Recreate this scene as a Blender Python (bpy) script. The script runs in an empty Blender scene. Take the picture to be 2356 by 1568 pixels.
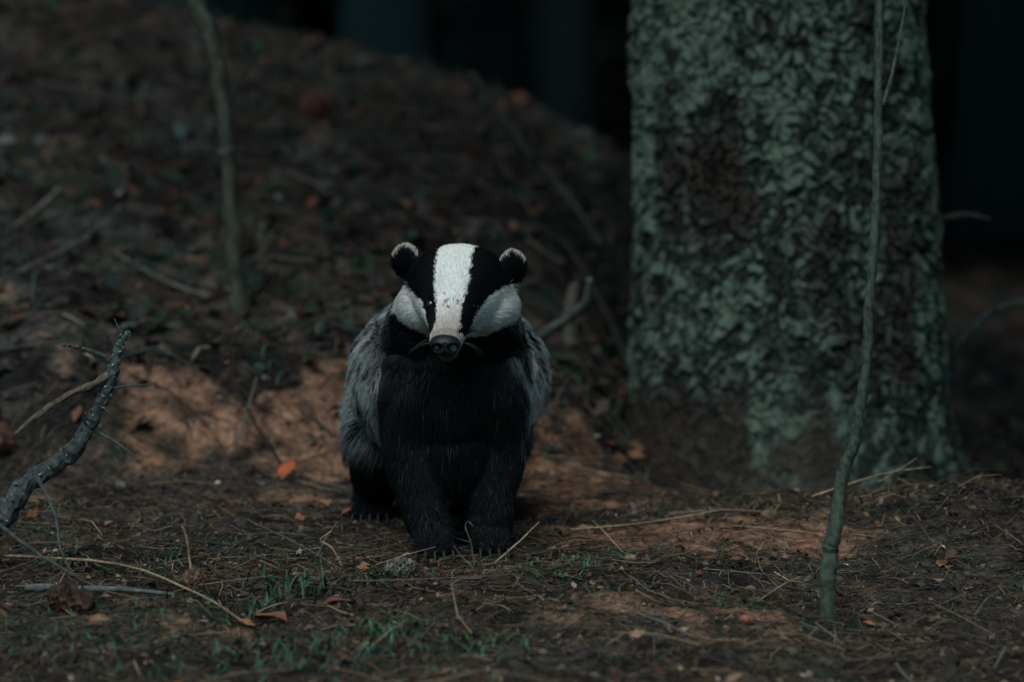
import bpy, math, numpy as np
from mathutils import Vector, kdtree
rng=np.random.default_rng(7)
S=bpy.context.scene
COL=S.collection

# ---------------------------------------------------------------- helpers
def hsh(*a):
    v=np.zeros(np.shape(a[0]),dtype=np.uint64)
    K=[374761393,668265263,2147483647,1274126177]
    for i,x in enumerate(a):
        v=v+(np.asarray(x).astype(np.int64)+100000).astype(np.uint64)*np.uint64(K[i])
    v=(v^(v>>np.uint64(13)))*np.uint64(1274126177)
    v=v&np.uint64(0xffffffff)
    v=(v^(v>>np.uint64(15)))*np.uint64(2246822519)
    v=v&np.uint64(0xffffffff)
    return (v^(v>>np.uint64(13))).astype(np.float64)%65536/65536.0
def vn2(x,y,s=0):
    x=np.asarray(x,float);y=np.asarray(y,float)
    ix=np.floor(x);iy=np.floor(y);fx=x-ix;fy=y-iy
    fx=fx*fx*(3-2*fx);fy=fy*fy*(3-2*fy)
    s=np.full(ix.shape,s)
    a=hsh(ix,iy,s);b=hsh(ix+1,iy,s);c=hsh(ix,iy+1,s);d=hsh(ix+1,iy+1,s)
    return (a+(b-a)*fx)*(1-fy)+(c+(d-c)*fx)*fy
def vn3(x,y,z,s=0):
    iz=np.floor(z);fz=z-iz;fz=fz*fz*(3-2*fz)
    ix=np.floor(x);iy=np.floor(y);fx=x-ix;fy=y-iy
    fx=fx*fx*(3-2*fx);fy=fy*fy*(3-2*fy)
    s_=np.full(ix.shape,s)
    def L(k):
        a=hsh(ix,iy,k,s_);b=hsh(ix+1,iy,k,s_);c=hsh(ix,iy+1,k,s_);d=hsh(ix+1,iy+1,k,s_)
        return (a+(b-a)*fx)*(1-fy)+(c+(d-c)*fx)*fy
    return L(iz)*(1-fz)+L(iz+1)*fz
def fbm(x,y,o=4,s=0):
    r=0;a=.5;t=0
    for i in range(o):
        r=r+a*vn2(x,y,s+i*17);t+=a;a*=.5;x=x*2.03+3.1;y=y*2.03+1.7
    return r/t
def ss(x,a,b):
    t=np.clip((x-a)/(b-a),0,1);return t*t*(3-2*t)

def mkmesh(name,V,F,col=None,mat=None,smooth=False,parent=None):
    V=np.asarray(V,float).reshape(-1,3);F=np.asarray(F,dtype=np.int32)
    k=F.shape[1]
    me=bpy.data.meshes.new(name)
    me.vertices.add(len(V));me.vertices.foreach_set('co',V.ravel())
    me.loops.add(F.size);me.loops.foreach_set('vertex_index',F.ravel())
    me.polygons.add(len(F));me.polygons.foreach_set('loop_start',np.arange(len(F),dtype=np.int32)*k)
    me.polygons.foreach_set('loop_total',np.full(len(F),k,dtype=np.int32))
    if smooth: me.polygons.foreach_set('use_smooth',np.ones(len(F),dtype=bool))
    me.update(calc_edges=True);me.validate()
    if col is not None:
        a=me.attributes.new('Col','FLOAT_COLOR','POINT')
        c=np.ones((len(V),4));c[:,:3]=col;a.data.foreach_set('color',c.ravel())
    ob=bpy.data.objects.new(name,me);COL.objects.link(ob)
    if mat: me.materials.append(mat)
    if parent: ob.parent=parent
    return ob
def empty(name):
    e=bpy.data.objects.new(name,None);COL.objects.link(e);return e

def mat_attr(name,rough=.85,spec=.2,nscale=60,namt=.5,bump=.3,bscale=200,bdist=.002,trans=0):
    m=bpy.data.materials.new(name);m.use_nodes=True;nt=m.node_tree;N=nt.nodes;L=nt.links
    b=N['Principled BSDF'];b.inputs['Roughness'].default_value=rough
    b.inputs['Specular IOR Level'].default_value=spec
    at=N.new('ShaderNodeAttribute');at.attribute_name='Col'
    tc=N.new('ShaderNodeTexCoord')
    no=N.new('ShaderNodeTexNoise');no.inputs['Scale'].default_value=nscale;no.inputs['Detail'].default_value=3
    L.new(tc.outputs['Object'],no.inputs['Vector'])
    mr=N.new('ShaderNodeMapRange');mr.inputs['From Min'].default_value=.3;mr.inputs['From Max'].default_value=.7
    mr.inputs['To Min'].default_value=1-namt;mr.inputs['To Max'].default_value=1+namt
    L.new(no.outputs['Fac'],mr.inputs['Value'])
    mx=N.new('ShaderNodeVectorMath');mx.operation='SCALE'
    L.new(at.outputs['Color'],mx.inputs[0]);L.new(mr.outputs[0],mx.inputs['Scale'])
    L.new(mx.outputs[0],b.inputs['Base Color'])
    if bump>0:
        n2=N.new('ShaderNodeTexNoise');n2.inputs['Scale'].default_value=bscale;n2.inputs['Detail'].default_value=2
        L.new(tc.outputs['Object'],n2.inputs['Vector'])
        bp=N.new('ShaderNodeBump');bp.inputs['Strength'].default_value=bump;bp.inputs['Distance'].default_value=bdist
        L.new(n2.outputs['Fac'],bp.inputs['Height']);L.new(bp.outputs[0],b.inputs['Normal'])
    return m

M_ground=mat_attr('forest_soil',.95,.06,90,.55,.9,260,.004)
M_bark=mat_attr('spruce_bark',.9,.08,160,.35,.6,350,.002)
M_twig=mat_attr('twig_bark',.85,.15,150,.4,.6,400,.001)
M_litter=mat_attr('needle_litter',.8,.12,80,.3,0)
M_leaf=mat_attr('foliage',.7,.15,40,.35,0)
M_cone=mat_attr('pine_cone_scale',.8,.12,200,.4,0)

# ---------------------------------------------------------------- terrain
def G(x,y):
    x=np.asarray(x,float);y=np.asarray(y,float)
    Hc=np.interp(x,[-8,-3,-1.28,-.63,-.19,.1,.3,.55,.8,1.16,3,8],[1.3,1.0,.80,.66,.54,.44,.33,.18,.0,-.14,-.2,-.2])
    B=np.interp(x,[-3,-.9,-.3,0,.11,.22,.36,8],[.18,.17,.16,.13,.06,-.07,-.19,-.20])
    yb=5.72+.10*vn2(x*3.1,y*0+1.3,5)-.25*ss(x,.14,.32)
    tb=ss(y,yb,yb+.40)
    t=np.clip((y-6.1)/3.4,0,1); t=t*(1.25-.25*t)
    t=t*np.interp(x,[.1,.3,.6],[1,.0,.0])+ss(y,6.9,9.5)*np.interp(x,[.1,.3],[0,1])
    h=B*tb+(Hc-B)*t
    h=h-(h+.12)*ss(y,9.9,16)*.9
    h=h+.014*np.exp(-((y-5.34)/.20)**2)*ss(x,.04,.45)+.024*np.exp(-((y-5.33)/.18)**2-((x-.66)/.14)**2)
    m=np.exp(-((x+.09)**2/.05+(y-5.08)**2/.14));near=1-.93*m
    rough=1+1.8*ss(y,5.8,6.8)+1.2*ss(y,5.72,5.9)*ss(-y,-6.5,-6.2)
    n=(fbm(x*2.2,y*2.2,3,3)-.5)*.022+(fbm(x*9,y*9,4,9)-.5)*.030
    # the front apron falls away towards the viewer, most on the right
    h=h+near*n*rough+near*(fbm(x*34,y*34,3,21)-.5)*.018-.003*m-.02*ss(-y,-4.85,-4.2)-.022*ss(-y,-5.15,-4.6)*ss(x,.12,.45)
    return h
def axis(core0,core1,step,lo,hi):
    a=np.arange(core0,core1,step)
    def ext(start,end):
        r=[];d=step;p=start
        while abs(p-start)<abs(end-start):
            d*=1.09;p+=d*np.sign(end-start);r.append(p)
        return r
    return np.array(sorted(ext(core0,lo)+list(a)+ext(a[-1],hi)))
xs=axis(-1.4,1.5,.009,-80,80);ys=axis(3.5,7.2,.009,-60,120)
X,Y=np.meshgrid(xs,ys);Z=G(X,Y)
nx,ny=len(xs),len(ys)
idx=np.arange(nx*ny).reshape(ny,nx)
F=np.stack([idx[:-1,:-1],idx[:-1,1:],idx[1:,1:],idx[1:,:-1]],-1).reshape(-1,4)
def lerp(a,b,t): t=t[...,None];return a*(1-t)+b*t
def sandmask(X,Y):
    n1=fbm(X*7,Y*7,4,31);n2=fbm(X*28,Y*28,3,41)
    s=np.exp(-((X+.42)/.32)**2-((Y-6.0)/.22)**2)*.85
    s=np.maximum(s,np.exp(-((X+.29)/.15)**2-((Y-5.97)/.27)**2)*1.35)
    s=np.maximum(s,np.exp(-((X+.38)/.34)**2-((Y-5.62)/.20)**2)*.80)
    s=np.maximum(s,np.exp(-((X-.09)/.15)**2-((Y-5.85)/.32)**2)*1.9)
    s=np.maximum(s,np.exp(-((X-.27)/.26)**2-((Y-5.20)/.15)**2)*1.10)
    s=np.maximum(s,np.exp(-((X-.05)/.4)**2-((Y-4.7)/.3)**2)*.45)
    return ss(s+(n1-.5)*2.0+(n2-.5)*.9,.36,1.0)
def ground_col(X,Y):
    n1=fbm(X*7,Y*7,4,31);n2=fbm(X*28,Y*28,3,41);n3=fbm(X*2.3,Y*2.3,3,51)
    c=lerp(np.array([.012,.011,.010]),np.array([.066,.046,.036]),ss(n2*.6+n1*.4,.33,.66))
    c=lerp(c,np.array([.014,.030,.022]),ss(n1,.50,.66)*.75)
    c=lerp(c,np.array([.050,.057,.054]),ss(n3*.5+n2*.5,.55,.70)*.5)
    sc=lerp(np.array([.070,.038,.026]),np.array([.22,.120,.078]),ss(n2*.7+n1*.3,.3,.68))
    return lerp(c,sc,sandmask(X,Y))
mkmesh('forest_ground',np.stack([X,Y,Z],-1),F,ground_col(X,Y).reshape(-1,3),M_ground,True)

# ---------------------------------------------------------------- tubes
def ring_tube(P,R,n=10,R2=None,closed=True,jit=0,wind=0):
    P=np.asarray(P,float);m=len(P);R=np.asarray(R,float);R2=R if R2 is None else np.asarray(R2,float)
    V=[];
    T=np.gradient(P,axis=0);T/=np.linalg.norm(T,axis=1)[:,None]+1e-9
    for i in range(m):
        ref=np.array([1.,0,0]) if abs(T[i,0])<.9 else np.array([0,1.,0])
        s=ref-T[i]*ref.dot(T[i]);s/=np.linalg.norm(s);u=np.cross(s,T[i])
        a=np.arange(n)/n*2*math.pi
        k=1+jit*(rng.random(n)-.5)
        V.append(P[i]+np.outer(np.cos(a)*R[i]*k,s)+np.outer(np.sin(a)*R2[i]*k,u))
    V=np.concatenate(V)
    F=[]
    for i in range(m-1):
        for j in range(n):
            F.append((i*n+j,i*n+(j+1)%n,(i+1)*n+(j+1)%n,(i+1)*n+j))
    if closed:
        b=len(V);V=np.vstack([V,P[0],P[-1]])
        for j in range(n):
            F.append((b,(j+1)%n,j,b));F.append((b+1,(m-1)*n+j,(m-1)*n+(j+1)%n,b+1))
    return V,F
def resample(P,R,k):
    P=np.asarray(P,float);R=np.asarray(R,float)
    m=len(P);t=np.linspace(0,m-1,(m-1)*k+1)
    out=[]
    for tt in t:
        i=min(int(tt),m-2);f=tt-i
        p0=P[max(i-1,0)];p1=P[i];p2=P[i+1];p3=P[min(i+2,m-1)]
        out.append(.5*((2*p1)+(-p0+p2)*f+(2*p0-5*p1+4*p2-p3)*f*f+(-p0+3*p1-3*p2+p3)*f**3))
    return np.array(out),np.interp(t,np.arange(m),R)
class Acc:
    def __init__(s): s.V=[];s.F=[];s.C=[];s.n=0
    def add(s,V,F,c):
        V=np.asarray(V,float);F=[tuple(a+s.n for a in f) for f in F] if not isinstance(F,np.ndarray) else F+s.n
        s.V.append(V);s.F.extend([tuple(f) for f in F]);s.C.append(np.broadcast_to(np.asarray(c,float),(len(V),3)));s.n+=len(V)
    def build(s,name,mat,smooth=True,parent=None):
        me=bpy.data.meshes.new(name)
        FF=[tuple(dict.fromkeys(f)) for f in s.F]
        V=np.concatenate(s.V);me.from_pydata(V.tolist(),[],FF);me.update()
        a=me.attributes.new('Col','FLOAT_COLOR','POINT');c=np.ones((len(V),4));c[:,:3]=np.concatenate(s.C);a.data.foreach_set('color',c.ravel())
        if smooth: me.polygons.foreach_set('use_smooth',np.ones(len(me.polygons),dtype=bool))
        me.materials.append(mat);o=bpy.data.objects.new(name,me);COL.objects.link(o)
        if parent:o.parent=parent
        return o
def branch(acc,P,R,col,k=5,wob=.10,n=9,jit=.2):
    P,R=resample(P,R,k)
    P=P+(rng.random(P.shape)-.5)*R[:,None]*wob*4
    R=R*(1+(rng.random(len(R))-.5)*.25)
    V,F=ring_tube(P,R,n,jit=jit)
    c=np.array(col)*(.6+.8*rng.random((len(V),1)))
    acc.add(V,F,c);return P,R

# ---------------------------------------------------------------- spruce tree (near)
tree=empty('spruce_tree')
tx,ty=.472,6.5
nth=900
zf=np.arange(-.40,1.15,.0029);zs=np.concatenate([zf,1.15+np.cumsum(np.linspace(.02,.3,50))])
th=np.arange(nth)/nth*2*math.pi
TH,ZZ=np.meshgrid(th,zs)
def trunk_r(z): return np.interp(z,[-.40,-.2,-.05,.05,.15,.3,.7,1.2,3,9],[.38,.315,.284,.267,.259,.250,.236,.226,.2,.05])
def trunk_x(z): return np.interp(z,[-.3,0,.37,.74,2,9],[tx+.010,tx+.006,tx,tx-.022,tx-.06,tx-.1])
def cells(ncell,cz,warp,sd):
    cu=TH/(2*math.pi)*ncell;cv=ZZ/cz
    wu=(vn2(TH*ncell/7,ZZ/cz*.6,sd)-.5);wv=(vn2(TH*ncell/7,ZZ/cz*.6,sd+1)-.5)
    wu2=(vn2(TH*ncell/2.2,ZZ/cz*2.1,sd+4)-.5);wv2=(vn2(TH*ncell/2.2,ZZ/cz*2.1,sd+5)-.5)
    cu=cu+wu*warp+wu2*.50;cv=cv+wv*warp+wv2*.50
    iu=np.floor(cu);iv=np.floor(cv)
    F1=np.full(cu.shape,9.);F2=F1.copy();ID=np.zeros_like(cu);DY=np.zeros_like(cu)
    for a in(-1,0,1):
        for b in(-1,0,1):
            gu=np.mod(iu+a,ncell);gv=iv+b;z0=np.zeros_like(gu)
            pu=iu+a+.5+(hsh(gu,gv,z0+sd)-.5)*.95;pv=gv+.5+(hsh(gu,gv,z0+sd+2)-.5)*.95
            dx=cu-pu;dy=(cv-pv);d=np.hypot(dx,dy)
            m=d<F1;F2=np.where(m,F1,np.minimum(F2,d));ID=np.where(m,hsh(gu,gv,z0+sd+3),ID);DY=np.where(m,dy,DY);F1=np.where(m,d,F1)
    return F1,F2,ID,DY
F1,F2,ID,DY=cells(80,.0215,1.7,11)
G1,G2,ID2,DY2=cells(34,.06,1.6,61)
crk=vn2(TH*14,ZZ*40,66)
edge=ss(F2-F1+ (crk-.45)*.25,.03,.28)
fine=fbm(TH*48,ZZ*190,3,81)
disp=edge*(.0025+.0080*ID**1.5)+DY*-.004*edge+(fine-.5)*.004+ss(G2-G1,0,.2)*.003+ID2*.004
disp+= .016*(vn2(TH*3,ZZ*2,77)-.5)
lobes=(.5+.5*np.cos(TH*5+.9))**1.5
flare=ss(-ZZ,-.10,.25)
mask=1-ss(ZZ,1.15,1.5)*.8
lowsm=ss(ZZ,.0,.16)
R=trunk_r(ZZ)+disp*mask*(.45+.55*lowsm)+flare*lobes*.04
V=np.stack([trunk_x(ZZ)+R*np.cos(TH),ty+R*np.sin(TH),ZZ],-1)
ix=np.arange(nth*len(zs)).reshape(len(zs),nth)
F=np.stack([ix[:-1],np.roll(ix[:-1],-1,1),np.roll(ix[1:],-1,1),ix[1:]],-1).reshape(-1,4)
big=fbm(TH*2.6+9,ZZ*4.2,4,91);mid=fbm(TH*11,ZZ*26,3,95)
c=lerp(np.array([.021,.025,.021]),np.array([.064,.078,.062]),ss(ID*.6+fine*.6,.30,.95))
topl=ss(ZZ,.38,.62)*ss(-np.cos(TH),-.4,.3)*.20
lich=ss(big*1.2+mid*.7+ID*.5+(fine-.5)*.5+topl,1.14,1.52)
c=lerp(c,np.array([.128,.170,.132]),lich*.9)
cb=np.exp(-((ZZ-.40)/.10)**2)*ss(-np.sin(TH),.1,.8)*.45
lowb=(1-ss(ZZ,-.02,.19))*ss(-np.cos(TH),-.55,-.05)
brown=ss(cb+lowb*1.2+(big-.5)*-1.9+(mid-.5)*1.3+(ID-.5)*.3,.32,.88)
c=lerp(c,lerp(np.array([.020,.015,.013]),np.array([.054,.036,.030]),fine),brown*.85)
e2=edge+(1-edge)*lowb*.6
c=c*(.22+.78*e2)[...,None]
mkmesh('trunk',V,F,c.reshape(-1,3)*.92,M_bark,True,tree)

def bough(acc,p,ang,L,col,droop=.35,nq=16,size=.16):
    d=np.array([math.cos(ang),math.sin(ang)])
    t=np.linspace(0,1,5);P=np.stack([p[0]+d[0]*L*t,p[1]+d[1]*L*t,p[2]-droop*L*t**1.6+.05*L*t],-1)
    V,F=ring_tube(P,np.linspace(.02,.004,5),4);acc[0].add(V,F,(.02,.017,.014))
    tt=rng.random(nq)*.9+.1
    c=np.stack([p[0]+d[0]*L*tt,p[1]+d[1]*L*tt,p[2]-droop*L*tt**1.6],-1)+(rng.random((nq,3))-.5)*np.array([.3,.3,.16])*L*.6
    a=ang+(rng.random(nq)-.5)*2.2
    u=np.stack([np.cos(a),np.sin(a),-.3-rng.random(nq)*.5],-1)*size*(.6+rng.random((nq,1)))
    w=np.stack([-np.sin(a),np.cos(a),rng.random(nq)-.5],-1)*size*.3
    acc[1].append(np.stack([c-u*.5,c+w,c+u,c-w],1))
crown=[Acc(),[]]
for i in range(90):
    z=2.6+6*(i/90)**1.1
    bough(crown,(trunk_x(z),ty,z),i*2.4,1.9*(1-(z-2.6)/7.2)+.15,None,nq=26,size=.2)
crown[0].build('limbs',M_twig,parent=tree)
def quads(name,Q,mat,lo,hi,parent=None):
    Q=np.concatenate(Q);n=len(Q)
    cc=lerp(np.array(lo),np.array(hi),rng.random(n))
    return mkmesh(name,Q.reshape(-1,3),np.arange(n*4).reshape(n,4),np.repeat(cc,4,0),mat,False,parent)
quads('crown',crown[1],M_leaf,(.012,.022,.012),(.035,.055,.03),tree)
A=Acc()
for z,a,L in[(.36,.05,.10),(1.3,-2.2,.5),(1.5,-.6,.6),(1.75,2,.5),(2.1,-1.5,.7)]:
    r=trunk_r(z);p=np.array([trunk_x(z)+r*math.cos(a),ty+r*math.sin(a),z]);d=np.array([math.cos(a),math.sin(a),.25])
    branch(A,[p-d*.03,p+d*L*.5,p+d*L+np.array([0,0,-.02])],[.008,.006,.002],(.03,.03,.026))
A.build('dead_limbs',M_twig,parent=tree)

# ---------------------------------------------------------------- background forest
A=[Acc(),[]]
spots=[(-.46,14.0,.17),(.18,13,.09),(-1.15,17,.13),(.62,16,.10),(-.15,19,.2),(1.9,15,.16),(2.75,19,.2),(-2.2,16,.2),(1.35,21,.16),(-3.2,20,.2),(-1.9,23,.2),(.2,24,.22),(3.6,23,.25),(2.4,12.5,.15),(-3.0,12,.18),(-1.0,11.6,.10),(.9,11.5,.11),(-2.0,10.6,.12)]
for i in range(46): spots.append(((rng.random()-.5)*22,24+rng.random()*14,.12+.14*rng.random()))
for i in range(24): spots.append(((1 if rng.random()<.5 else -1)*(3.4+rng.random()*8),7+rng.random()*15,.12+.14*rng.random()))
for si,(x,y,r) in enumerate(spots):
    z0=float(G(x,y))-.1;H=8+4*rng.random()
    lean=(rng.random(2)-.5)*.5
    t=np.linspace(0,1,9)
    P=np.stack([x+lean[0]*t,y+lean[1]*t,z0+H*t],-1)
    tc_=np.array([.125,.150,.155]) if si==0 else np.array([.050,.066,.068])*(.6+.8*rng.random())
    V,F=ring_tube(P,r*(1-t*.85)*(1+.35*np.exp(-t*30)),14,jit=.12);A[0].add(V,F,tc_)
    low=2.6 if y<24 else .1  # nearer trees' crowns sit unseen overhead, put in to shade the ground behind
    for k in range(44):
        z=low+(H-low)*(k/44)
        bough(A,(x+lean[0]*z/H,y,z0+z),k*2.4+rng.random(),(2.0+.6*rng.random())*(1-k/50),None,nq=13,size=.42)
    for k in range(6):
        z=.6+rng.random()*2;a=rng.random()*6.28;d=np.array([math.cos(a),math.sin(a),.2])
        p=np.array([x,y,z0+z]);P=np.array([p,p+d*.4,p+d*.9+[0,0,-.1]]);V,F=ring_tube(P,[.015,.01,.003],5);A[0].add(V,F,(.03,.03,.028))
n=6000
c=np.stack([(rng.random(n)-.5)*60,36+rng.random(n)*10,-.4+rng.random(n)**1.3*12],-1)
u=(rng.random((n,3))-.5)*2.2;w=(rng.random((n,3))-.5)*2.2
A[1].append(np.stack([c-u,c-w,c+u,c+w],1))
forest=empty('background_spruce_forest')
A[0].build('trunks',M_twig,parent=forest)
quads('boughs',A[1],M_leaf,(.010,.018,.012),(.028,.042,.028),forest)

# ---------------------------------------------------------------- saplings
def gz(x,y): return float(G(np.array([x]),np.array([y]))[0])
A=Acc();col=(.048,.062,.048)
branch(A,[(.383,4.58,-.06),(.382,4.58,.02),(.386,4.59,.06),(.391,4.59,.085),(.401,4.6,.150),(.414,4.6,.19),(.421,4.6,.229),(.430,4.6,.30),(.432,4.6,.36),(.440,4.61,.47),(.442,4.61,.57),(.443,4.62,.73),(.45,4.64,1.0),(.43,4.6,1.4)],[.0110,.0100,.0105,.009,.0080,.0072,.0066,.0062,.0058,.0055,.0053,.005,.004,.001],col,k=8,wob=.06,n=12,jit=.18)
branch(A,[(.448,4.61,.60),(.462,4.62,.65),(.478,4.63,.74),(.49,4.64,.9)],[.0026,.0022,.0018,.001],col,wob=.05)
A.build('bare_sapling',M_twig)
A=Acc();b=gz(-.465,6.45)
branch(A,[(-.462,6.45,b-.05),(-.466,6.45,b+.05),(-.476,6.45,b+.17),(-.482,6.45,b+.28),(-.483,6.45,.48),(-.495,6.45,.60),(-.505,6.45,.67),(-.53,6.46,.73),(-.545,6.46,.85),(-.53,6.45,1.3),(-.6,6.4,2)],[.018,.015,.015,.015,.014,.015,.014,.018,.015,.009,.003],(.046,.050,.038),k=5,wob=.1,n=10)
branch(A,[(-.483,6.45,.55),(-.455,6.44,.61),(-.415,6.42,.65)],[.004,.003,.002],(.03,.03,.026))
A.build('bare_sapling',M_twig)

# ---------------------------------------------------------------- lichen branch on the left
A=Acc();bc=(.055,.062,.060)
P,R=branch(A,[(-.78,4.86,-.03),(-.70,4.88,.025),(-.659,4.9,.064),(-.625,4.9,.109),(-.575,4.9,.142),(-.547,4.9,.181),(-.527,4.9,.220),(-.516,4.9,.249),(-.508,4.9,.282),(-.497,4.9,.299)],[.017,.016,.015,.013,.0110,.0095,.0085,.0075,.006,.0035],bc,k=7,wob=.10,n=12,jit=.3)
branch(A,[(-.500,4.9,.297),(-.508,4.9,.310),(-.513,4.9,.321)],[.002,.0014,.0006],bc)
branch(A,[(-.515,4.9,.262),(-.525,4.9,.271),(-.553,4.89,.282),(-.578,4.88,.288)],[.004,.0035,.003,.002],bc)
branch(A,[(-.518,4.9,.25),(-.540,4.89,.236),(-.575,4.87,.221),(-.606,4.86,.201),(-.636,4.85,.176)],[.006,.005,.0045,.004,.003],(.085,.068,.05))
branch(A,[(-.525,4.9,.228),(-.50,4.9,.233),(-.469,4.91,.234)],[.002,.0014,.0009],bc)
branch(A,[(-.55,4.9,.178),(-.53,4.9,.17),(-.508,4.89,.159),(-.485,4.88,.143)],[.003,.002,.0016,.001],bc)
branch(A,[(-.508,4.9,.262),(-.518,4.9,.285),(-.522,4.9,.298)],[.003,.0025,.002],(.02,.02,.02))
branch(A,[(-.61,4.88,.115),(-.585,4.85,.07),(-.575,4.82,.03),(-.545,4.78,-.01)],[.003,.002,.0018,.001],bc)
branch(A,[(-.68,4.86,.075),(-.61,4.8,.035),(-.54,4.76,.0)],[.003,.0025,.002],bc)
for i in range(700):
    j=rng.integers(0,len(P));d=rng.normal(size=3);d/=np.linalg.norm(d)
    d[2]=abs(d[2])*.8+d[2]*.2
    p=P[j]+(P[min(j+1,len(P)-1)]-P[j])*rng.random()+d*R[j]*.98;s=.0010+.0020*rng.random()
    q=p+(rng.random((4,3))-.5)*s*3
    A.add(q,[(0,1,2,3)],(.20,.29,.30) if rng.random()<.55 else (.03,.035,.033))
A.build('fallen_branch',M_twig,smooth=False)
A=Acc()
branch(A,[(-.08,7.6,.60),(-.0,7.5,.49),(.06,7.4,.42),(.12,7.3,.35),(.17,7.2,.28)],[.007,.009,.009,.008,.006],(.03,.034,.032),n=8)
branch(A,[(.05,7.4,.43),(.02,7.4,.5),(-.03,7.4,.6)],[.004,.003,.002],(.02,.022,.02))
A.build('fallen_branch',M_twig)
A=Acc()
branch(A,[(.03,6.3,.15),(.05,6.28,.185),(.09,6.25,.215),(.12,6.22,.245),(.126,6.2,.285)],[.008,.009,.009,.008,.006],(.07,.078,.07),n=9)
A.build('fallen_branch',M_twig)
A=Acc()
branch(A,[(.74,6.75,.02),(.78,6.7,.12),(.81,6.7,.16),(.86,6.7,.20),(.95,6.7,.215)],[.008,.008,.008,.007,.005],(.045,.05,.048),n=8)
A.build('fallen_branch',M_twig)
A=Acc()
branch(A,[(.10,6.62,gz(.1,6.62)-.02),(.104,6.62,gz(.1,6.62)+.05),(.108,6.62,gz(.1,6.62)+.09)],[.016,.013,.009],(.09,.08,.065),n=9)
A.build('broken_stump',M_twig)

# ---------------------------------------------------------------- litter
def keepmask(x,y,amt):
    return rng.random(len(x))>sandmask(x,y)*amt
def sticks(name,n,xr,yr,Lr,rr,cols,lift=.002,pitch=.15,bare=.65):
    x=xr[0]+(xr[1]-xr[0])*rng.random(n);y=yr[0]+(yr[1]-yr[0])*rng.random(n)
    k=keepmask(x,y,bare);x=x[k];y=y[k];n=len(x)
    a=rng.random(n)*6.283;L=Lr[0]+(Lr[1]-Lr[0])*rng.random(n)**2.2;r=rr[0]+(rr[1]-rr[0])*rng.random(n)**2
    bend=(rng.random(n)-.5)*.6
    ps=[]
    pt=(rng.random(n)-.3)*pitch
    for i,t in enumerate((-.5,0,.5)):
        aa=a+bend*t
        qx=x+np.cos(aa)*L*t;qy=y+np.sin(aa)*L*t
        qz=G(qx,qy)+lift*(.2+rng.random(n)*2)+np.maximum(pt*L*(t+.5),0)
        ps.append(np.stack([qx,qy,qz],-1))
    V=np.zeros((n,9,3))
    sx=-np.sin(a);sy=np.cos(a)
    for i,p in enumerate(ps):
        k=(1,1,.5)[i]
        for j in range(3):
            w=j*2.094+.5
            V[:,i*3+j]=p+np.stack([sx*np.cos(w),sy*np.cos(w),np.full(n,math.sin(w))],-1)*(r*k)[:,None]
    f=[]
    for i in range(2):
        for j in range(3): f.append((i*3+j,i*3+(j+1)%3,(i+1)*3+(j+1)%3,(i+1)*3+j))
    F=(np.array(f)[None]+(np.arange(n)*9)[:,None,None]).reshape(-1,4)
    cols=np.array(cols);c=cols[rng.integers(0,len(cols),n)]*(.4+1.2*rng.random((n,1))**1.5)
    return mkmesh(name,V.reshape(-1,3),F,np.repeat(c,9,0),M_litter,False)
near_cols=[(.095,.060,.040),(.14,.10,.072),(.038,.029,.024),(.070,.072,.062),(.047,.040,.034),(.22,.16,.115)]
lit=empty('needle_litter')
a=sticks('needles',54000,(-.95,.95),(3.75,6.0),(.012,.05),(.0003,.0008),near_cols,.002,.3);a.parent=lit
a=sticks('straws',1200,(-.9,.9),(3.8,5.8),(.04,.13),(.0006,.0014),[(.26,.19,.125),(.16,.12,.085),(.11,.11,.10),(.20,.135,.085)],.004,.3,.5);a.parent=lit
a=sticks('hill_twigs',9500,(-2.2,1.6),(5.9,10.5),(.03,.18),(.0008,.0035),[(.060,.059,.055),(.04,.030,.026),(.080,.046,.034),(.042,.054,.052),(.14,.13,.11)],.008,.4,.5);a.parent=lit
def flakes(name,n,xr,yr,sr,cols,mat,up=.004):
    x=xr[0]+(xr[1]-xr[0])*rng.random(n);y=yr[0]+(yr[1]-yr[0])*rng.random(n)
    k=keepmask(x,y,.65);x=x[k];y=y[k];n=len(x)
    s=sr[0]+(sr[1]-sr[0])*rng.random(n)**3
    c=np.stack([x,y,G(x,y)+up*rng.random(n)+s*.15],-1)
    u=rng.normal(size=(n,3))*[1,1,.45];u/=np.linalg.norm(u,axis=1)[:,None]
    w=rng.normal(size=(n,3))*[1,1,.45];w-=u*(u*w).sum(1)[:,None];w/=np.linalg.norm(w,axis=1)[:,None]
    nn=np.cross(u,w)
    V=np.stack([c-u*s[:,None],c-w*s[:,None]*.55+nn*s[:,None]*.2,c+u*s[:,None],c+w*s[:,None]*.55+nn*s[:,None]*.2],1)
    cols=np.array(cols);cc=cols[rng.integers(0,len(cols),n)]*(.4+1.2*rng.random((n,1))**1.5)
    return mkmesh(name,V.reshape(-1,3),np.arange(4*n).reshape(n,4),np.repeat(cc,4,0),mat,False)
dl=empty('dead_leaves')
a=flakes('flakes',26000,(-.95,.95),(3.75,6.1),(.002,.008),near_cols,M_litter);a.parent=dl
a=flakes('leaves',330,(-.95,.95),(3.8,6.2),(.008,.015),[(.20,.085,.045),(.15,.08,.05),(.21,.12,.085),(.09,.08,.07)],M_litter,.008);a.parent=dl
a=flakes('hill_leaves',12500,(-2.3,1.7),(5.9,10.5),(.006,.030),[(.060,.042,.035),(.12,.055,.036),(.033,.045,.045),(.095,.095,.085),(.022,.050,.034),(.028,.02,.018)],M_litter,.018);a.parent=dl
A=Acc()
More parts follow.
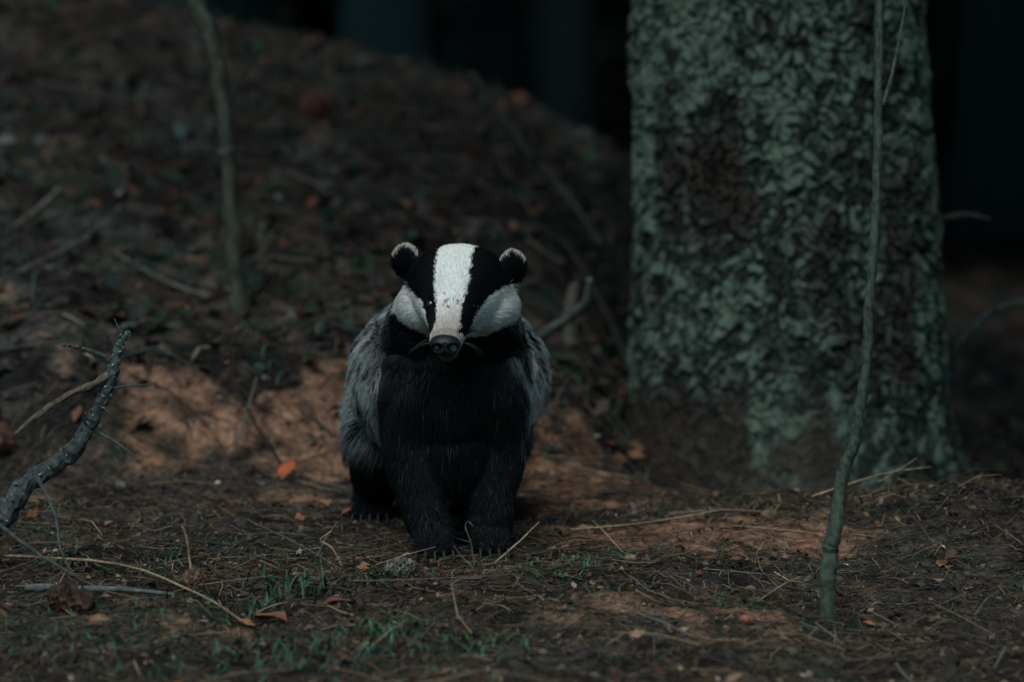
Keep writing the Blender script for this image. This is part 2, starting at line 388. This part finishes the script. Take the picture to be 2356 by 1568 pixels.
def leaf(x,y,s,a,tilt,c):
    z=gz(x,y)+.004
    u=np.array([math.cos(a)*math.cos(tilt),math.sin(a)*math.cos(tilt),math.sin(tilt)]);w=np.array([-math.sin(a),math.cos(a),0]);n=np.cross(u,w)
    o=np.array([x,y,z]);pts=[];
    for t,h in((0,.02),(.25,.3),(.55,.36),(.8,.2),(1,.0)):
        for sg in(-1,0,1): pts.append(o+u*s*t+w*s*h*sg+n*s*(.12*abs(sg)+.1*math.sin(t*5)))
    F=[(i*3+j,i*3+j+1,i*3+j+4,i*3+j+3) for i in range(4) for j in(0,1)]
    A.add(pts,F,c)
for q in[(-.345,5.72,.04,.9,.9,(.30,.08,.03)),(-.265,5.42,.03,2,.3,(.2,.09,.055)),(-.24,5.36,.03,.4,.4,(.2,.08,.045)),(.05,6.55,.045,.2,.5,(.16,.065,.04)),(.10,5.22,.025,.3,.2,(.24,.13,.08)),(-.23,4.62,.04,.3,.2,(.13,.06,.04)),(-.27,4.50,.045,2.6,.2,(.16,.08,.05)),(.56,4.95,.03,1,.3,(.18,.1,.06))]: leaf(*q)
A.build('brown_leaf',M_litter).parent=dl
def stone(x,y,s,c):
    A=Acc();u=np.linspace(0,2*math.pi,17)[:-1];V=[];F=[]
    for i,ph in enumerate(np.linspace(-1.5,1.5,9)):
        for t in u:
            k=1+.35*(vn3(np.array(math.cos(t)*1.3+x*9),np.array(math.sin(t)*1.3),np.array(ph))-.5)
            V.append((x+s*math.cos(ph)*math.cos(t)*k*1.1,y+s*math.cos(ph)*math.sin(t)*k,gz(x,y)+s*.25+s*.7*math.sin(ph)*k))
    for i in range(8):
        for j in range(16): F.append((i*16+j,i*16+(j+1)%16,(i+1)*16+(j+1)%16,(i+1)*16+j))
    A.add(V,F,c);return A.build('stone',M_ground)
for q in[(.28,4.53,.010,(.22,.09,.06)),(.255,4.5,.006,(.2,.09,.06)),(.155,4.93,.009,(.24,.15,.10)),(.10,5.3,.010,(.2,.12,.08)),(.29,4.9,.007,(.2,.12,.08)),(.36,4.98,.007,(.2,.12,.08)),(.30,4.75,.008,(.18,.10,.07)),(-.20,4.97,.006,(.16,.09,.06)),(.36,5.3,.012,(.14,.09,.06))]: stone(*q)

# grass
def grass(cl,name):
    Vs=[];Fs=[];Cs=[];n0=0
    for (cx,cy,rad,n,hh,c) in cl:
        x=cx+rng.normal(size=n)*rad;y=cy+rng.normal(size=n)*rad;a=rng.random(n)*6.28;h=hh*(.4+.8*rng.random(n));le=h*(.3+1.1*rng.random(n));w=.0009+.0013*rng.random(n)
        base=np.stack([x,y,G(x,y)-.003],-1)
        d=np.stack([np.cos(a),np.sin(a),a*0],-1);s=np.stack([-np.sin(a),np.cos(a),a*0],-1)
        V=np.zeros((n,8,3))
        for i,t in enumerate((0,.35,.7,1)):
            p=base+d*(le*t**1.8)[:,None];p[:,2]+=h*(t-.35*t*t)
            ww=(w*(1,.9,.6,.1)[i])[:,None]
            V[:,i*2]=p-s*ww;V[:,i*2+1]=p+s*ww
        f=np.array([(0,1,3,2),(2,3,5,4),(4,5,7,6)])
        Fs.append((f[None]+(np.arange(n)*8)[:,None,None]).reshape(-1,4)+n0);n0+=n*8
        Vs.append(V.reshape(-1,3));Cs.append(np.repeat(np.array(c)*(.5+rng.random((n,1))),8,0))
    return mkmesh(name,np.concatenate(Vs),np.concatenate(Fs),np.concatenate(Cs),M_leaf,False)
g1=(.038,.092,.046);g2=(.032,.077,.050);g3=(.08,.085,.04)
cl=[(-.27,4.70,.035,110,.045,g2),(-.34,4.60,.04,80,.03,g2),(-.16,4.78,.03,110,.022,g1),(-.13,4.40,.03,120,.028,g1),(-.05,4.32,.05,120,.024,g1),(-.20,4.30,.05,110,.028,g2),(.02,4.91,.03,60,.016,g1),(.07,4.88,.03,80,.02,g1),(.13,4.98,.03,50,.016,g1),(.05,4.75,.02,50,.016,g1),(-.30,4.22,.08,170,.03,g2),(.27,4.66,.02,50,.016,g1),(-.42,5.0,.05,60,.02,g2),(-.55,4.9,.06,90,.025,g2),(-.5,4.4,.08,110,.025,g2),(-.33,5.16,.03,30,.016,g1),(.62,4.3,.1,60,.016,g3),(.45,5.35,.12,80,.022,g3),(.68,5.35,.12,120,.022,g3),(.2,5.4,.12,50,.02,g3),(-.58,6.4,.03,60,.04,g1),(-.75,6.7,.05,60,.04,g1),(.1,6.4,.05,40,.03,g1),(-.25,6.9,.06,60,.04,g1)]
for i in range(60):
    cl.append(((rng.random()-.5)*1.7,3.9+rng.random()*1.6,.03+.04*rng.random(),14,.012+.010*rng.random(),(g1,g2,g3)[rng.integers(0,3)]))
for i in range(70):
    cl.append((-2+rng.random()*3.2,6.1+rng.random()*3.2,.05,22,.04,(g2,(.07,.07,.055))[rng.integers(0,2)]))
grass(cl,'grass')
# moss cushions: short dense tufts
cl=[]
for i in range(26):
    cl.append(((rng.random()-.5)*1.5,4.0+rng.random()*1.2,.010+.012*rng.random(),90,.007,(.035,.075,.035)))
grass([q for q in cl if not(-.2<q[0]<.03 and q[1]>4.85)],'moss')

# individual sticks
A=Acc()
def gstick(pts,r,c):
    P=[(x,y,gz(x,y)+h) for x,y,h in pts];branch(A,P,np.linspace(r,r*.5,len(P)),c,k=4,wob=.08,n=7)
st=(.24,.17,.11);gr=(.09,.10,.10)
gstick([(-.67,5.0,.012),(-.50,4.82,.012),(-.38,4.62,.012),(-.32,4.48,.006)],.0024,st)
gstick([(-.60,4.65,.01),(-.48,4.66,.012),(-.42,4.66,.01)],.005,gr)
gstick([(-.409,4.82,-.005),(-.412,4.82,.03),(-.417,4.82,.055),(-.421,4.82,.062)],.0022,st)
gstick([(-.26,4.95,-.005),(-.245,4.95,.03),(-.228,4.96,.055)],.0015,gr)
gstick([(-.22,4.93,-.005),(-.235,4.93,.02),(-.25,4.93,.035),(-.235,4.93,.042)],.0018,st)
gstick([(-.36,5.12,.03),(-.28,5.0,.02),(-.22,4.85,.005)],.0012,(.08,.10,.07))
gstick([(-.025,4.93,0),(.01,4.96,.025),(.036,5.0,.045)],.0018,st)
gstick([(-.048,4.88,0),(-.052,4.88,.03),(-.060,4.88,.055),(-.056,4.88,.062),(-.050,4.88,.055)],.0012,(.08,.10,.075))
gstick([(-.048,4.87,0),(-.066,4.88,.018),(-.075,4.88,.03)],.001,(.08,.10,.075))
gstick([(.08,5.15,.015),(.18,5.22,.015),(.30,5.30,.015)],.0018,st)
gstick([(.22,5.3,.01),(.30,5.33,.01),(.38,5.30,.01)],.003,(.12,.08,.06))
gstick([(.30,5.2,.01),(.40,5.1,.02),(.44,5.1,.01)],.0014,st)
gstick([(.42,5.3,.02),(.52,5.36,.03),(.60,5.42,.03)],.0018,st)
gstick([(.52,5.38,.02),(.56,5.38,.04),(.575,5.38,.05)],.001,st)
gstick([(-.45,4.95,.01),(-.38,5.02,.012),(-.36,5.1,.01)],.0016,(.1,.07,.05))
gstick([(-.2,4.75,.01),(-.1,4.72,.012),(.0,4.74,.01)],.0015,(.1,.08,.06))
gstick([(.3,4.6,.01),(.36,4.7,.03),(.4,4.74,.01)],.0012,st)
gstick([(-.52,6.5,.02),(-.60,6.62,.02),(-.70,6.7,.02)],.005,(.10,.095,.085))
gstick([(-.85,6.5,.02),(-.78,6.9,.02),(-.72,7.1,.02)],.006,(.08,.08,.075))
gstick([(-.1,7.4,.02),(.1,7.5,.02),(.25,7.3,.02)],.006,(.06,.06,.055))
A.build('dry_sticks',M_twig)

# pine cones
def cone(x,y,L,R,ang,c,h=0):
    A=Acc();d=np.array([math.cos(ang),math.sin(ang),.15]);d/=np.linalg.norm(d);s=np.array([-math.sin(ang),math.cos(ang),0]);u=np.cross(d,s)
    o=np.array([x,y,gz(x,y)+R*.7+h])
    t=np.linspace(0,1,9);V,F=ring_tube(o+np.outer(t-.5,d)*L,R*.65*np.sin(np.clip(t*.9+.08,0,1)*math.pi)**.6+.0005,8);A.add(V,F,np.array(c)*.3)
    n=90
    for i in range(n):
        tt=(i+.5)/n;rr=R*(math.sin((tt*.88+.1)*math.pi)**.6);a=i*2.39996
        e=s*math.cos(a)+u*math.sin(a);f=-s*math.sin(a)+u*math.cos(a)
        b=o+d*(tt-.5)*L+e*rr*.6;w=R*.28
        tip=b+e*rr*(.5+.3*rng.random())+d*L*.09*(.5+rng.random())
        A.add([b-f*w*.5,b+f*w*.5,tip+f*w,tip+e*.001+d*w*.5,tip-f*w],[(0,1,2,3,4)],np.array(c)*(.5+rng.random()))
    o=A.build('pine_cone',M_cone,smooth=False);m=o.modifiers.new('t','SOLIDIFY');m.thickness=.0008
for q in[(-.145,4.82,.04,.012,.4,(.13,.12,.105)),(-.53,4.56,.06,.017,2.6,(.06,.035,.027)),(-.40,4.72,.035,.012,.9,(.09,.055,.04)),(-.86,5.95,.09,.026,.2,(.07,.035,.025)),(-.80,5.9,.07,.022,2.,(.07,.035,.025)),(-.43,8.3,.07,.026,.4,(.11,.05,.035)),(-.22,4.78,.04,.011,2.9,(.07,.05,.04)),(-.5,6.9,.06,.022,1,(.06,.035,.025))]: cone(*q)

# ---------------------------------------------------------------- badger
badger=empty('badger')
B=Acc()
def part(P,R,R2=None,k=4,n=20):
    P0=np.array(P,float);Pr,Rr=resample(P0,R,k);R2r=Rr if R2 is None else resample(P0,R2,k)[1]
    V,F=ring_tube(Pr,np.maximum(Rr,.002),n,np.maximum(R2r,.002));B.add(V,F,(0,0,0))
def ell(c,r,rot=(0,0,0)):
    from mathutils import Euler
    m=np.array(Euler(rot).to_matrix());V=[];F=[];n=16;k=10
    for i in range(k+1):
        ph=-math.pi/2*.97+math.pi*.97*i/k
        for j in range(n): 
            t=j/n*2*math.pi;V.append(m@np.array([r[0]*math.cos(ph)*math.cos(t),r[1]*math.cos(ph)*math.sin(t),r[2]*math.sin(ph)])+np.array(c))
    for i in range(k):
        for j in range(n):F.append((i*n+j,i*n+(j+1)%n,(i+1)*n+(j+1)%n,(i+1)*n+j))
    b=len(V);V+= [np.mean(V[:n],0),np.mean(V[-n:],0)]
    for j in range(n):F.append((b,(j+1)%n,j,b));F.append((b+1,k*n+j,k*n+(j+1)%n,b+1))
    B.add(np.array(V),F,(0,0,0))
# trunk
part([(-.08,5.000,.215),(-.08,5.02,.215),(-.08,5.07,.215),(-.085,5.15,.215),(-.088,5.26,.212),(-.090,5.38,.207),(-.092,5.49,.20),(-.092,5.57,.18),(-.092,5.60,.17)],
     [.030,.056,.080,.104,.130,.134,.114,.07,.03],[.05,.085,.108,.118,.117,.113,.10,.06,.03])
ell((-.078,5.058,.140),(.056,.056,.090))
# neck
part([(-.082,5.14,.25),(-.078,5.08,.29),(-.076,5.03,.325),(-.076,5.0,.335)],[.10,.088,.070,.055],[.09,.078,.06,.045])
HX=lambda y:-.086+(y-4.84)*.09
hs=[(4.842,.290,.016,.012),(4.852,.292,.020,.017),(4.875,.300,.0220,.020),(4.90,.3125,.0265,.026),(4.93,.327,.037,.037),(4.96,.339,.053,.050),(4.99,.347,.066,.059),(5.02,.347,.070,.061),(5.05,.338,.060,.055),(5.07,.33,.03,.03)]
part([(HX(y),y,z) for y,z,a,b in hs],[a for y,z,a,b in hs],[b for y,z,a,b in hs],n=28)
ell((HX(4.88),4.887,.282),(.015,.03,.010),(.35,0,0))          # lower jaw
for sg in(-1,1):
    ell((HX(5.0)+sg*.042,5.000,.330),(.031,.048,.036),(0,0,sg*-.4))   # cheek
    ell((HX(4.93)+sg*.026,4.945,.352),(.014,.022,.012),(.5,0,0))      # brow
    ell((HX(5.02)+sg*.0700,5.015,.383-sg*.004),(.0200,.010,.0220),(-.15,sg*.35,sg*.45)) # ear
# fore legs: shoulder, elbow, wrist, paw
part([(-.125,5.07,.25),(-.134,5.06,.20),(-.135,5.055,.14),(-.125,5.035,.09),(-.113,5.015,.05),(-.104,4.998,.028),(-.101,4.978,.018)],[.040,.042,.037,.032,.028,.027,.023],[.05,.055,.046,.035,.028,.022,.012])
part([(-.032,5.08,.25),(-.022,5.07,.20),(-.020,5.07,.14),(-.025,5.05,.09),(-.028,5.03,.05),(-.029,5.018,.028),(-.029,5.000,.018)],[.040,.042,.037,.032,.028,.027,.023],[.05,.055,.046,.035,.028,.022,.012])
# hind legs
part([(-.155,5.44,.19),(-.176,5.38,.15),(-.182,5.34,.10),(-.188,5.38,.065),(-.194,5.42,.045),(-.197,5.39,.024),(-.200,5.35,.016)],[.055,.056,.046,.034,.026,.026,.022],[.07,.07,.052,.036,.026,.018,.012])
part([(-.04,5.44,.19),(-.030,5.40,.15),(-.028,5.38,.10),(-.026,5.43,.065),(-.026,5.47,.045),(-.026,5.44,.024),(-.026,5.40,.016)],[.055,.054,.044,.034,.026,.026,.022],[.07,.07,.052,.036,.026,.018,.012])
part([(-.092,5.57,.20),(-.092,5.63,.17),(-.092,5.68,.12)],[.03,.025,.012])
CL=Acc()
for (fx,fy,n) in[(-.101,4.974,5),(-.029,4.997,5),(-.200,5.35,5),(-.026,5.40,5)]:
    for i in range(n):
        q=(i-(n-1)/2)/((n-1)/2);dx=q*.023;fw=.026-.010*q*q
        part([(fx+dx*.6,fy+.012,.017),(fx+dx*.9,fy-fw*.55,.014),(fx+dx,fy-fw,.009)],[.0085,.0085,.0055],k=2,n=10)
        ln=.018+.006*rng.random()
        P,R=resample([(fx+dx,fy-fw+.004,.010),(fx+dx*1.05,fy-fw-ln*.5,.009),(fx+dx*1.08+(rng.random()-.5)*.004,fy-fw-ln,.000)],[.0026,.0021,.0005],3)
        V,F=ring_tube(P,R,8);CL.add(V,F,(.020,.020,.019))
tmp=B.build('tmp',M_twig)
m=tmp.modifiers.new('r','REMESH');m.mode='VOXEL';m.voxel_size=.0036
m=tmp.modifiers.new('s','SMOOTH');m.factor=.5;m.iterations=6
dg=bpy.context.evaluated_depsgraph_get();me=bpy.data.meshes.new_from_object(tmp.evaluated_get(dg))
bpy.data.objects.remove(tmp)
nv=len(me.vertices);co=np.zeros(nv*3);me.vertices.foreach_get('co',co);co=co.reshape(-1,3)
no=np.zeros(nv*3);me.vertices.foreach_get('normal',no);no=no.reshape(-1,3)
me.calc_loop_triangles();nt=len(me.loop_triangles);tri=np.zeros(nt*3,dtype=np.int32);me.loop_triangles.foreach_get('vertices',tri);tri=tri.reshape(-1,3)

WHITE=np.array([.84,.82,.78]);BLACK=np.array([.0035,.0045,.006])
def badger_col(p):
    x,y,z=p[:,0],p[:,1],p[:,2]
    mid=HX(y);dx=x-mid;ax=np.abs(dx)
    jn=(vn3(x*160,y*160,z*160,3)-.5)+(rng.random(len(x))-.5)*.8
    ax_=ax;ax=ax+jn*.004;zz=z+jn*.006
    W=np.interp(z,[.285,.298,.306,.318,.336,.363,.41],[.04,.024,.0165,.0145,.0150,.0210,.0225])
    Bo=np.interp(z,[.290,.300,.320,.338,.350,.360,.370,.380],[.020,.025,.030,.037,.048,.060,.080,.11])
    head=(y<5.05)&(z>np.interp(y,[4.84,4.93,4.96,5.0,5.05],[.262,.268,.282,.292,.304]))
    cz=np.interp(ax,[0,.024,.031,.045,.060,.075,.09],[.266,.275,.290,.300,.308,.316,.328])
    ztop=np.interp(ax_,[.03,.060,.068,.09],[.372,.366,.358,.352])
    white=(ax<W)|((ax>Bo)&(zz>cz)&(zz<ztop))|((z<.297)&(y<4.9)&(zz>cz))
    side=ss(np.abs(x+.085),.070,.105)
    back=ss(y,5.03,5.12)*np.maximum(ss(z,.09,.19)*side,ss(z,.26,.30))
    neck=ss(y,5.01,5.05)*ss(z,.23,.28)
    grey=np.clip(np.maximum(back,neck*side*1.0),0,1)
    spot=vn3(x*70,y*50,z*70,5)*.8+rng.random(len(x))*.4
    pale=np.array([.54,.57,.56])
    body=lerp(BLACK*1.2,pale,grey*ss(spot,.38,.72))
    tuft=(~head)&(y<5.12)&(rng.random(len(x))<.04)
    body[tuft]=np.array([.035,.032,.028])
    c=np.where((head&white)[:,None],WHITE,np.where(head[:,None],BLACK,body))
    ck=(head&white&(ax>.03)).astype(float)
    c=c*(1-.06*ck[:,None])
    mz=ss(-y,-4.905,-4.86)*(head&white)
    c=c*(1-mz[:,None])+mz[:,None]*np.array([.48,.42,.38])
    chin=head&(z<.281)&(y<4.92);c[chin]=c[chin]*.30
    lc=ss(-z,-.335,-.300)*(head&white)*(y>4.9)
    c=c*(1-.35*lc[:,None])+.35*lc[:,None]*np.array([.40,.34,.28])  # lower cheek fur tinted darker and browner: shading put into the colour
    ear=np.zeros(len(x),bool)
    for sg in(-1,1):
        ex=HX(5.02)+sg*.0700;ez=.383-sg*.004
        e=(np.abs(x-ex)<.026)&(np.abs(y-5.015)<.026)&(z>.358)&((np.abs(x-HX(5.02))>.054))
        ear|=e
        r=np.hypot((x-ex),(z-ez))+jn*.006
        rim=e&(r>.0160)&(z>ez+.005-(.002)*((x-ex)*sg>0))
        c[e]=BLACK;c[rim]=np.array([.48,.44,.40])
    mud=(head)&(np.abs(dx-(.002))<.010)&(np.abs(z-.343)<.010)&(vn3(x*420,y*420,z*420,8)>.74)
    c[mud]=np.array([.07,.045,.03])
    return c,head,ear,grey
c0,_,_,_=badger_col(co)
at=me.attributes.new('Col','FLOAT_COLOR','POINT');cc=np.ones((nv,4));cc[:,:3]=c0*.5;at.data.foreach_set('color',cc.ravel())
me.materials.clear();M_skin=mat_attr('badger_hide',.9,.05,200,.2,0);me.materials.append(M_skin)
body=bpy.data.objects.new('body',me);COL.objects.link(body);body.parent=badger
me.polygons.foreach_set('use_smooth',np.ones(len(me.polygons),dtype=bool))
# fur roots
A0,A1,A2=co[tri[:,0]],co[tri[:,1]],co[tri[:,2]]
area=.5*np.linalg.norm(np.cross(A1-A0,A2-A0),axis=1);cen=(A0+A1+A2)/3
w=area*np.where((cen[:,1]<5.06)&(cen[:,2]>.26),5.0,1.0)*np.where(cen[:,1]>5.45,.4,1)
NH=200000
ti=rng.choice(nt,NH,p=w/w.sum())
r1=np.sqrt(rng.random(NH));r2=rng.random(NH)
wa=(1-r1)[:,None];wb=(r1*(1-r2))[:,None];wc=(r1*r2)[:,None]
root=A0[ti]*wa+A1[ti]*wb+A2[ti]*wc
nor=no[tri[ti,0]]*wa+no[tri[ti,1]]*wb+no[tri[ti,2]]*wc;nor/=np.linalg.norm(nor,axis=1)[:,None]
x,y,z=root.T
eyes=[np.array([-.1045,4.914,.3375]),np.array([-.0535,4.916,.3350])]
keep=(y>4.856)|(z<.276)
for e in eyes: keep&=np.linalg.norm(root-e,axis=1)>.009
keep&=~((z<.012)&(nor[:,2]<-.3))
root=root[keep];nor=nor[keep];x,y,z=root.T;NH=len(root)
col,head,ear,grey=badger_col(root)
sgn=np.sign(x-HX(y));ax=np.abs(x-HX(y))
flow=np.zeros_like(root);L=np.zeros(NH);lift=np.zeros(NH)
flow[:]=[0,.75,-.65]
L[:]=.034;lift[:]=.36
front=(~head)&(y<5.12)&(z>.06);flow[front]=[0,.15,-1];L[front]=.023;lift[front]=.17
leg=(~head)&(z<.10);flow[leg]=[0,.10,-1];L[leg]=.014;lift[leg]=.16
hl=leg&(y>5.25);L[hl]=.024;lift[hl]=.30
paw=(z<.035);flow[paw]=[0,-.8,-.6];L[paw]=.008;lift[paw]=.2
neckm=(~head)&(z>.27);flow[neckm]=[0,.9,-.35];L[neckm]=.026;lift[neckm]=.35
h=head&~ear
flow[h]=np.stack([sgn[h]*np.interp(ax[h],[0,.02,.05,.08],[0,.12,.55,.8]),np.ones(h.sum())*.8,np.interp(ax[h],[0,.03,.06,.09],[.3,.15,-.25,-.45])],-1)
L[h]=np.interp(y[h],[4.86,4.90,4.95,5.0,5.05],[.004,.006,.009,.012,.018])+np.interp(ax[h],[.04,.07],[0,.013])
lift[h]=.20
flow[ear]=[0,.1,1];L[ear]=.008;lift[ear]=.55
lo=(vn3(x*25,y*25,z*25,11)-.5)[:,None]*np.array([1,0,0])+(vn3(x*25,y*25,z*25,12)-.5)[:,None]*np.array([0,1,0])+(vn3(x*25,y*25,z*25,13)-.5)[:,None]*np.array([0,0,1])
flow=flow+lo*.8+rng.normal(size=root.shape)*.14
flow-=nor*(flow*nor).sum(1)[:,None];flow/=np.linalg.norm(flow,axis=1)[:,None]+1e-9
lift=lift*(.6+.8*rng.random(NH));Ls=L*(.55+.55*rng.random(NH))
d0=flow*np.cos(lift*1.5)[:,None]+nor*np.sin(lift*1.5)[:,None]
K=4;T=np.linspace(0,1,K)
pos=np.zeros((NH,K,3))
grav=np.where(head,.0,.10)
for i,t in enumerate(T):
    d=d0*t+(flow-d0)*t*t*.5
    pos[:,i]=root+d*Ls[:,None];pos[:,i,2]-=grav*Ls*t*t
nc=9000;ci=rng.choice(NH,nc,replace=False)
kd=kdtree.KDTree(nc)
for i,j in enumerate(ci): kd.insert(root[j],i)
kd.balance()
near=np.array([kd.find(p)[1] for p in root.tolist()])
cj=ci[near];cs=np.where(head,.20,.42)*(.5+.7*rng.random(NH))
for i,t in enumerate(T):
    tgt=root[cj]+(pos[cj,i]-root[cj])*(Ls/Ls[cj])[:,None]
    f=(cs*t**1.1)[:,None];pos[:,i]=pos[:,i]*(1-f)+tgt*f
pos[:,:,2]=np.maximum(pos[:,:,2],.003)
var=(.68+.58*rng.random(NH))[:,None,None]
pc=np.ones((NH,K,4));pc[:,:,:3]=col[:,None,:]*var
gb=(grey>.25)&~head
band=np.array([.7,.38,.85,1.7])
pc[gb,:,:3]*=band[None,:,None]
pc[head,:,:3]*=np.array([.7,.95,1,1])[None,:,None]  # head hair darkened at the roots, shading painted into the fur colour
pc[:,:,:3]=np.minimum(pc[:,:,:3],.88)
hr=np.where(head,.00025,.00042)*(.8+.4*rng.random(NH))
rad=hr[:,None]*np.array([1,1,.7,.15])[None]
wp=[]
for sg in(-1,1):
    for i in range(5):
        yy=4.865+rng.random()*.02;zz=.290+rng.random()*.012;xx=HX(yy)+sg*.021
        a=rng.random();LL=.02+.02*rng.random()
        wp.append([(xx+sg*LL*t*.8,yy-LL*t*.2+.2*t*t*LL,zz+LL*t*(a*.6-.4)-.3*LL*t*t) for t in T])
wp=np.array(wp);nw=len(wp)
pos=np.concatenate([pos,wp]);pc=np.concatenate([pc,np.tile(np.array([.13,.13,.13,1]),(nw,K,1))]);rad=np.concatenate([rad,np.tile(np.array([.0001,.00009,.00006,.00003]),(nw,1))])
hc=bpy.data.hair_curves.new('fur');hc.add_curves([K]*len(pos))
hc.attributes['position'].data.foreach_set('vector',pos.astype(np.float32).ravel())
ra=hc.attributes.get('radius') or hc.attributes.new('radius','FLOAT','POINT');ra.data.foreach_set('value',rad.astype(np.float32).ravel())
ca=hc.attributes.new('Col','FLOAT_COLOR','POINT');ca.data.foreach_set('color',pc.astype(np.float32).ravel())
mf=bpy.data.materials.new('badger_fur');mf.use_nodes=True;b=mf.node_tree.nodes['Principled BSDF'];b.inputs['Roughness'].default_value=.6;b.inputs['Specular IOR Level'].default_value=.12
a=mf.node_tree.nodes.new('ShaderNodeAttribute');a.attribute_name='Col';mf.node_tree.links.new(a.outputs['Color'],b.inputs['Base Color'])
hc.materials.append(mf);fo=bpy.data.objects.new('fur',hc);COL.objects.link(fo);fo.parent=badger
CL.build('claws',mat_attr('claw',.6,.25,300,.3,0),parent=badger)
def sph(c,r,n=24,k=16,fn=None):
    V=[];F=[]
    for i in range(k+1):
        ph=-math.pi/2*.98+math.pi*.98*i/k
        for j in range(n):
            t=j/n*2*math.pi;q=np.array([math.cos(ph)*math.cos(t),math.cos(ph)*math.sin(t),math.sin(ph)])
            if fn is not None:q=fn(q)
            V.append(np.array(c)+q*np.array(r))
    for i in range(k):
        for j in range(n):F.append((i*n+j,i*n+(j+1)%n,(i+1)*n+(j+1)%n,(i+1)*n+j))
    return V,F
E=Acc()
for e in eyes:
    V,F=sph(e+np.array([0,-.0010,0]),(.0060,.0060,.0058));E.add(V,F,(.012,.010,.009))
E.build('eyes',mat_attr('eye',.15,.9,10,0,0),parent=badger)
def nosefn(q):
    x,y,z=q
    x=x*(1+.12*z)
    if z<0: x*=1-.25*z*z
    for sg in(-1,1):
        d=math.hypot((x-sg*.50)/.30,(z+.15)/.32)
        if y<0 and d<1.3: y+=.75*max(0,1-d*d/1.7)*1.0
    if y<0: y+=.16*math.exp(-(x/.08)**2)*(1 if z<.3 else .0)
    return np.array([x,y,z])
E=Acc();V,F=sph((HX(4.844),4.847,.2900),(.0195,.017,.0148),64,48,nosefn);E.add(V,F,(.009,.011,.013))
E.build('nose',mat_attr('nose_leather',.45,.3,500,.2,.5,1400,.0006),parent=badger)

# ---------------------------------------------------------------- light
sd=Vector((-.20,-.68,1.0)).normalized()
el=math.asin(sd.z);az=math.atan2(sd.x,sd.y)
su=bpy.data.lights.new('sun','SUN');su.energy=2.7;su.angle=math.radians(40);su.color=(.95,1.0,.98)
so=bpy.data.objects.new('sun',su);COL.objects.link(so);so.rotation_euler=(-sd).to_track_quat('-Z','Y').to_euler()
w=bpy.data.worlds.new('World');S.world=w;w.use_nodes=True;N=w.node_tree.nodes;Lk=w.node_tree.links
sk=N.new('ShaderNodeTexSky');sk.sky_type='NISHITA';sk.sun_disc=False;sk.sun_elevation=el;sk.sun_rotation=az
bg=N['Background'];bg.inputs['Strength'].default_value=.055
tint=N.new('ShaderNodeVectorMath');tint.operation='MULTIPLY';tint.inputs[1].default_value=(.52,1.0,1.0)
Lk.new(sk.outputs[0],tint.inputs[0]);Lk.new(tint.outputs[0],bg.inputs['Color'])

# ---------------------------------------------------------------- camera
cd=bpy.data.cameras.new('camera');cam=bpy.data.objects.new('camera',cd);COL.objects.link(cam)
cam.location=(0,0,.7);cd.lens=134;cd.sensor_width=36;cd.clip_end=500;cd.clip_start=.05
cam.rotation_euler=(Vector((0,5,.283))-cam.location).to_track_quat('-Z','Y').to_euler()
cd.dof.use_dof=True;cd.dof.focus_distance=4.93;cd.dof.aperture_fstop=3.6
S.camera=cam
S.view_settings.view_transform='Standard';S.view_settings.look='None';S.view_settings.exposure=0
print('HAIRS',NH,'verts',nv)
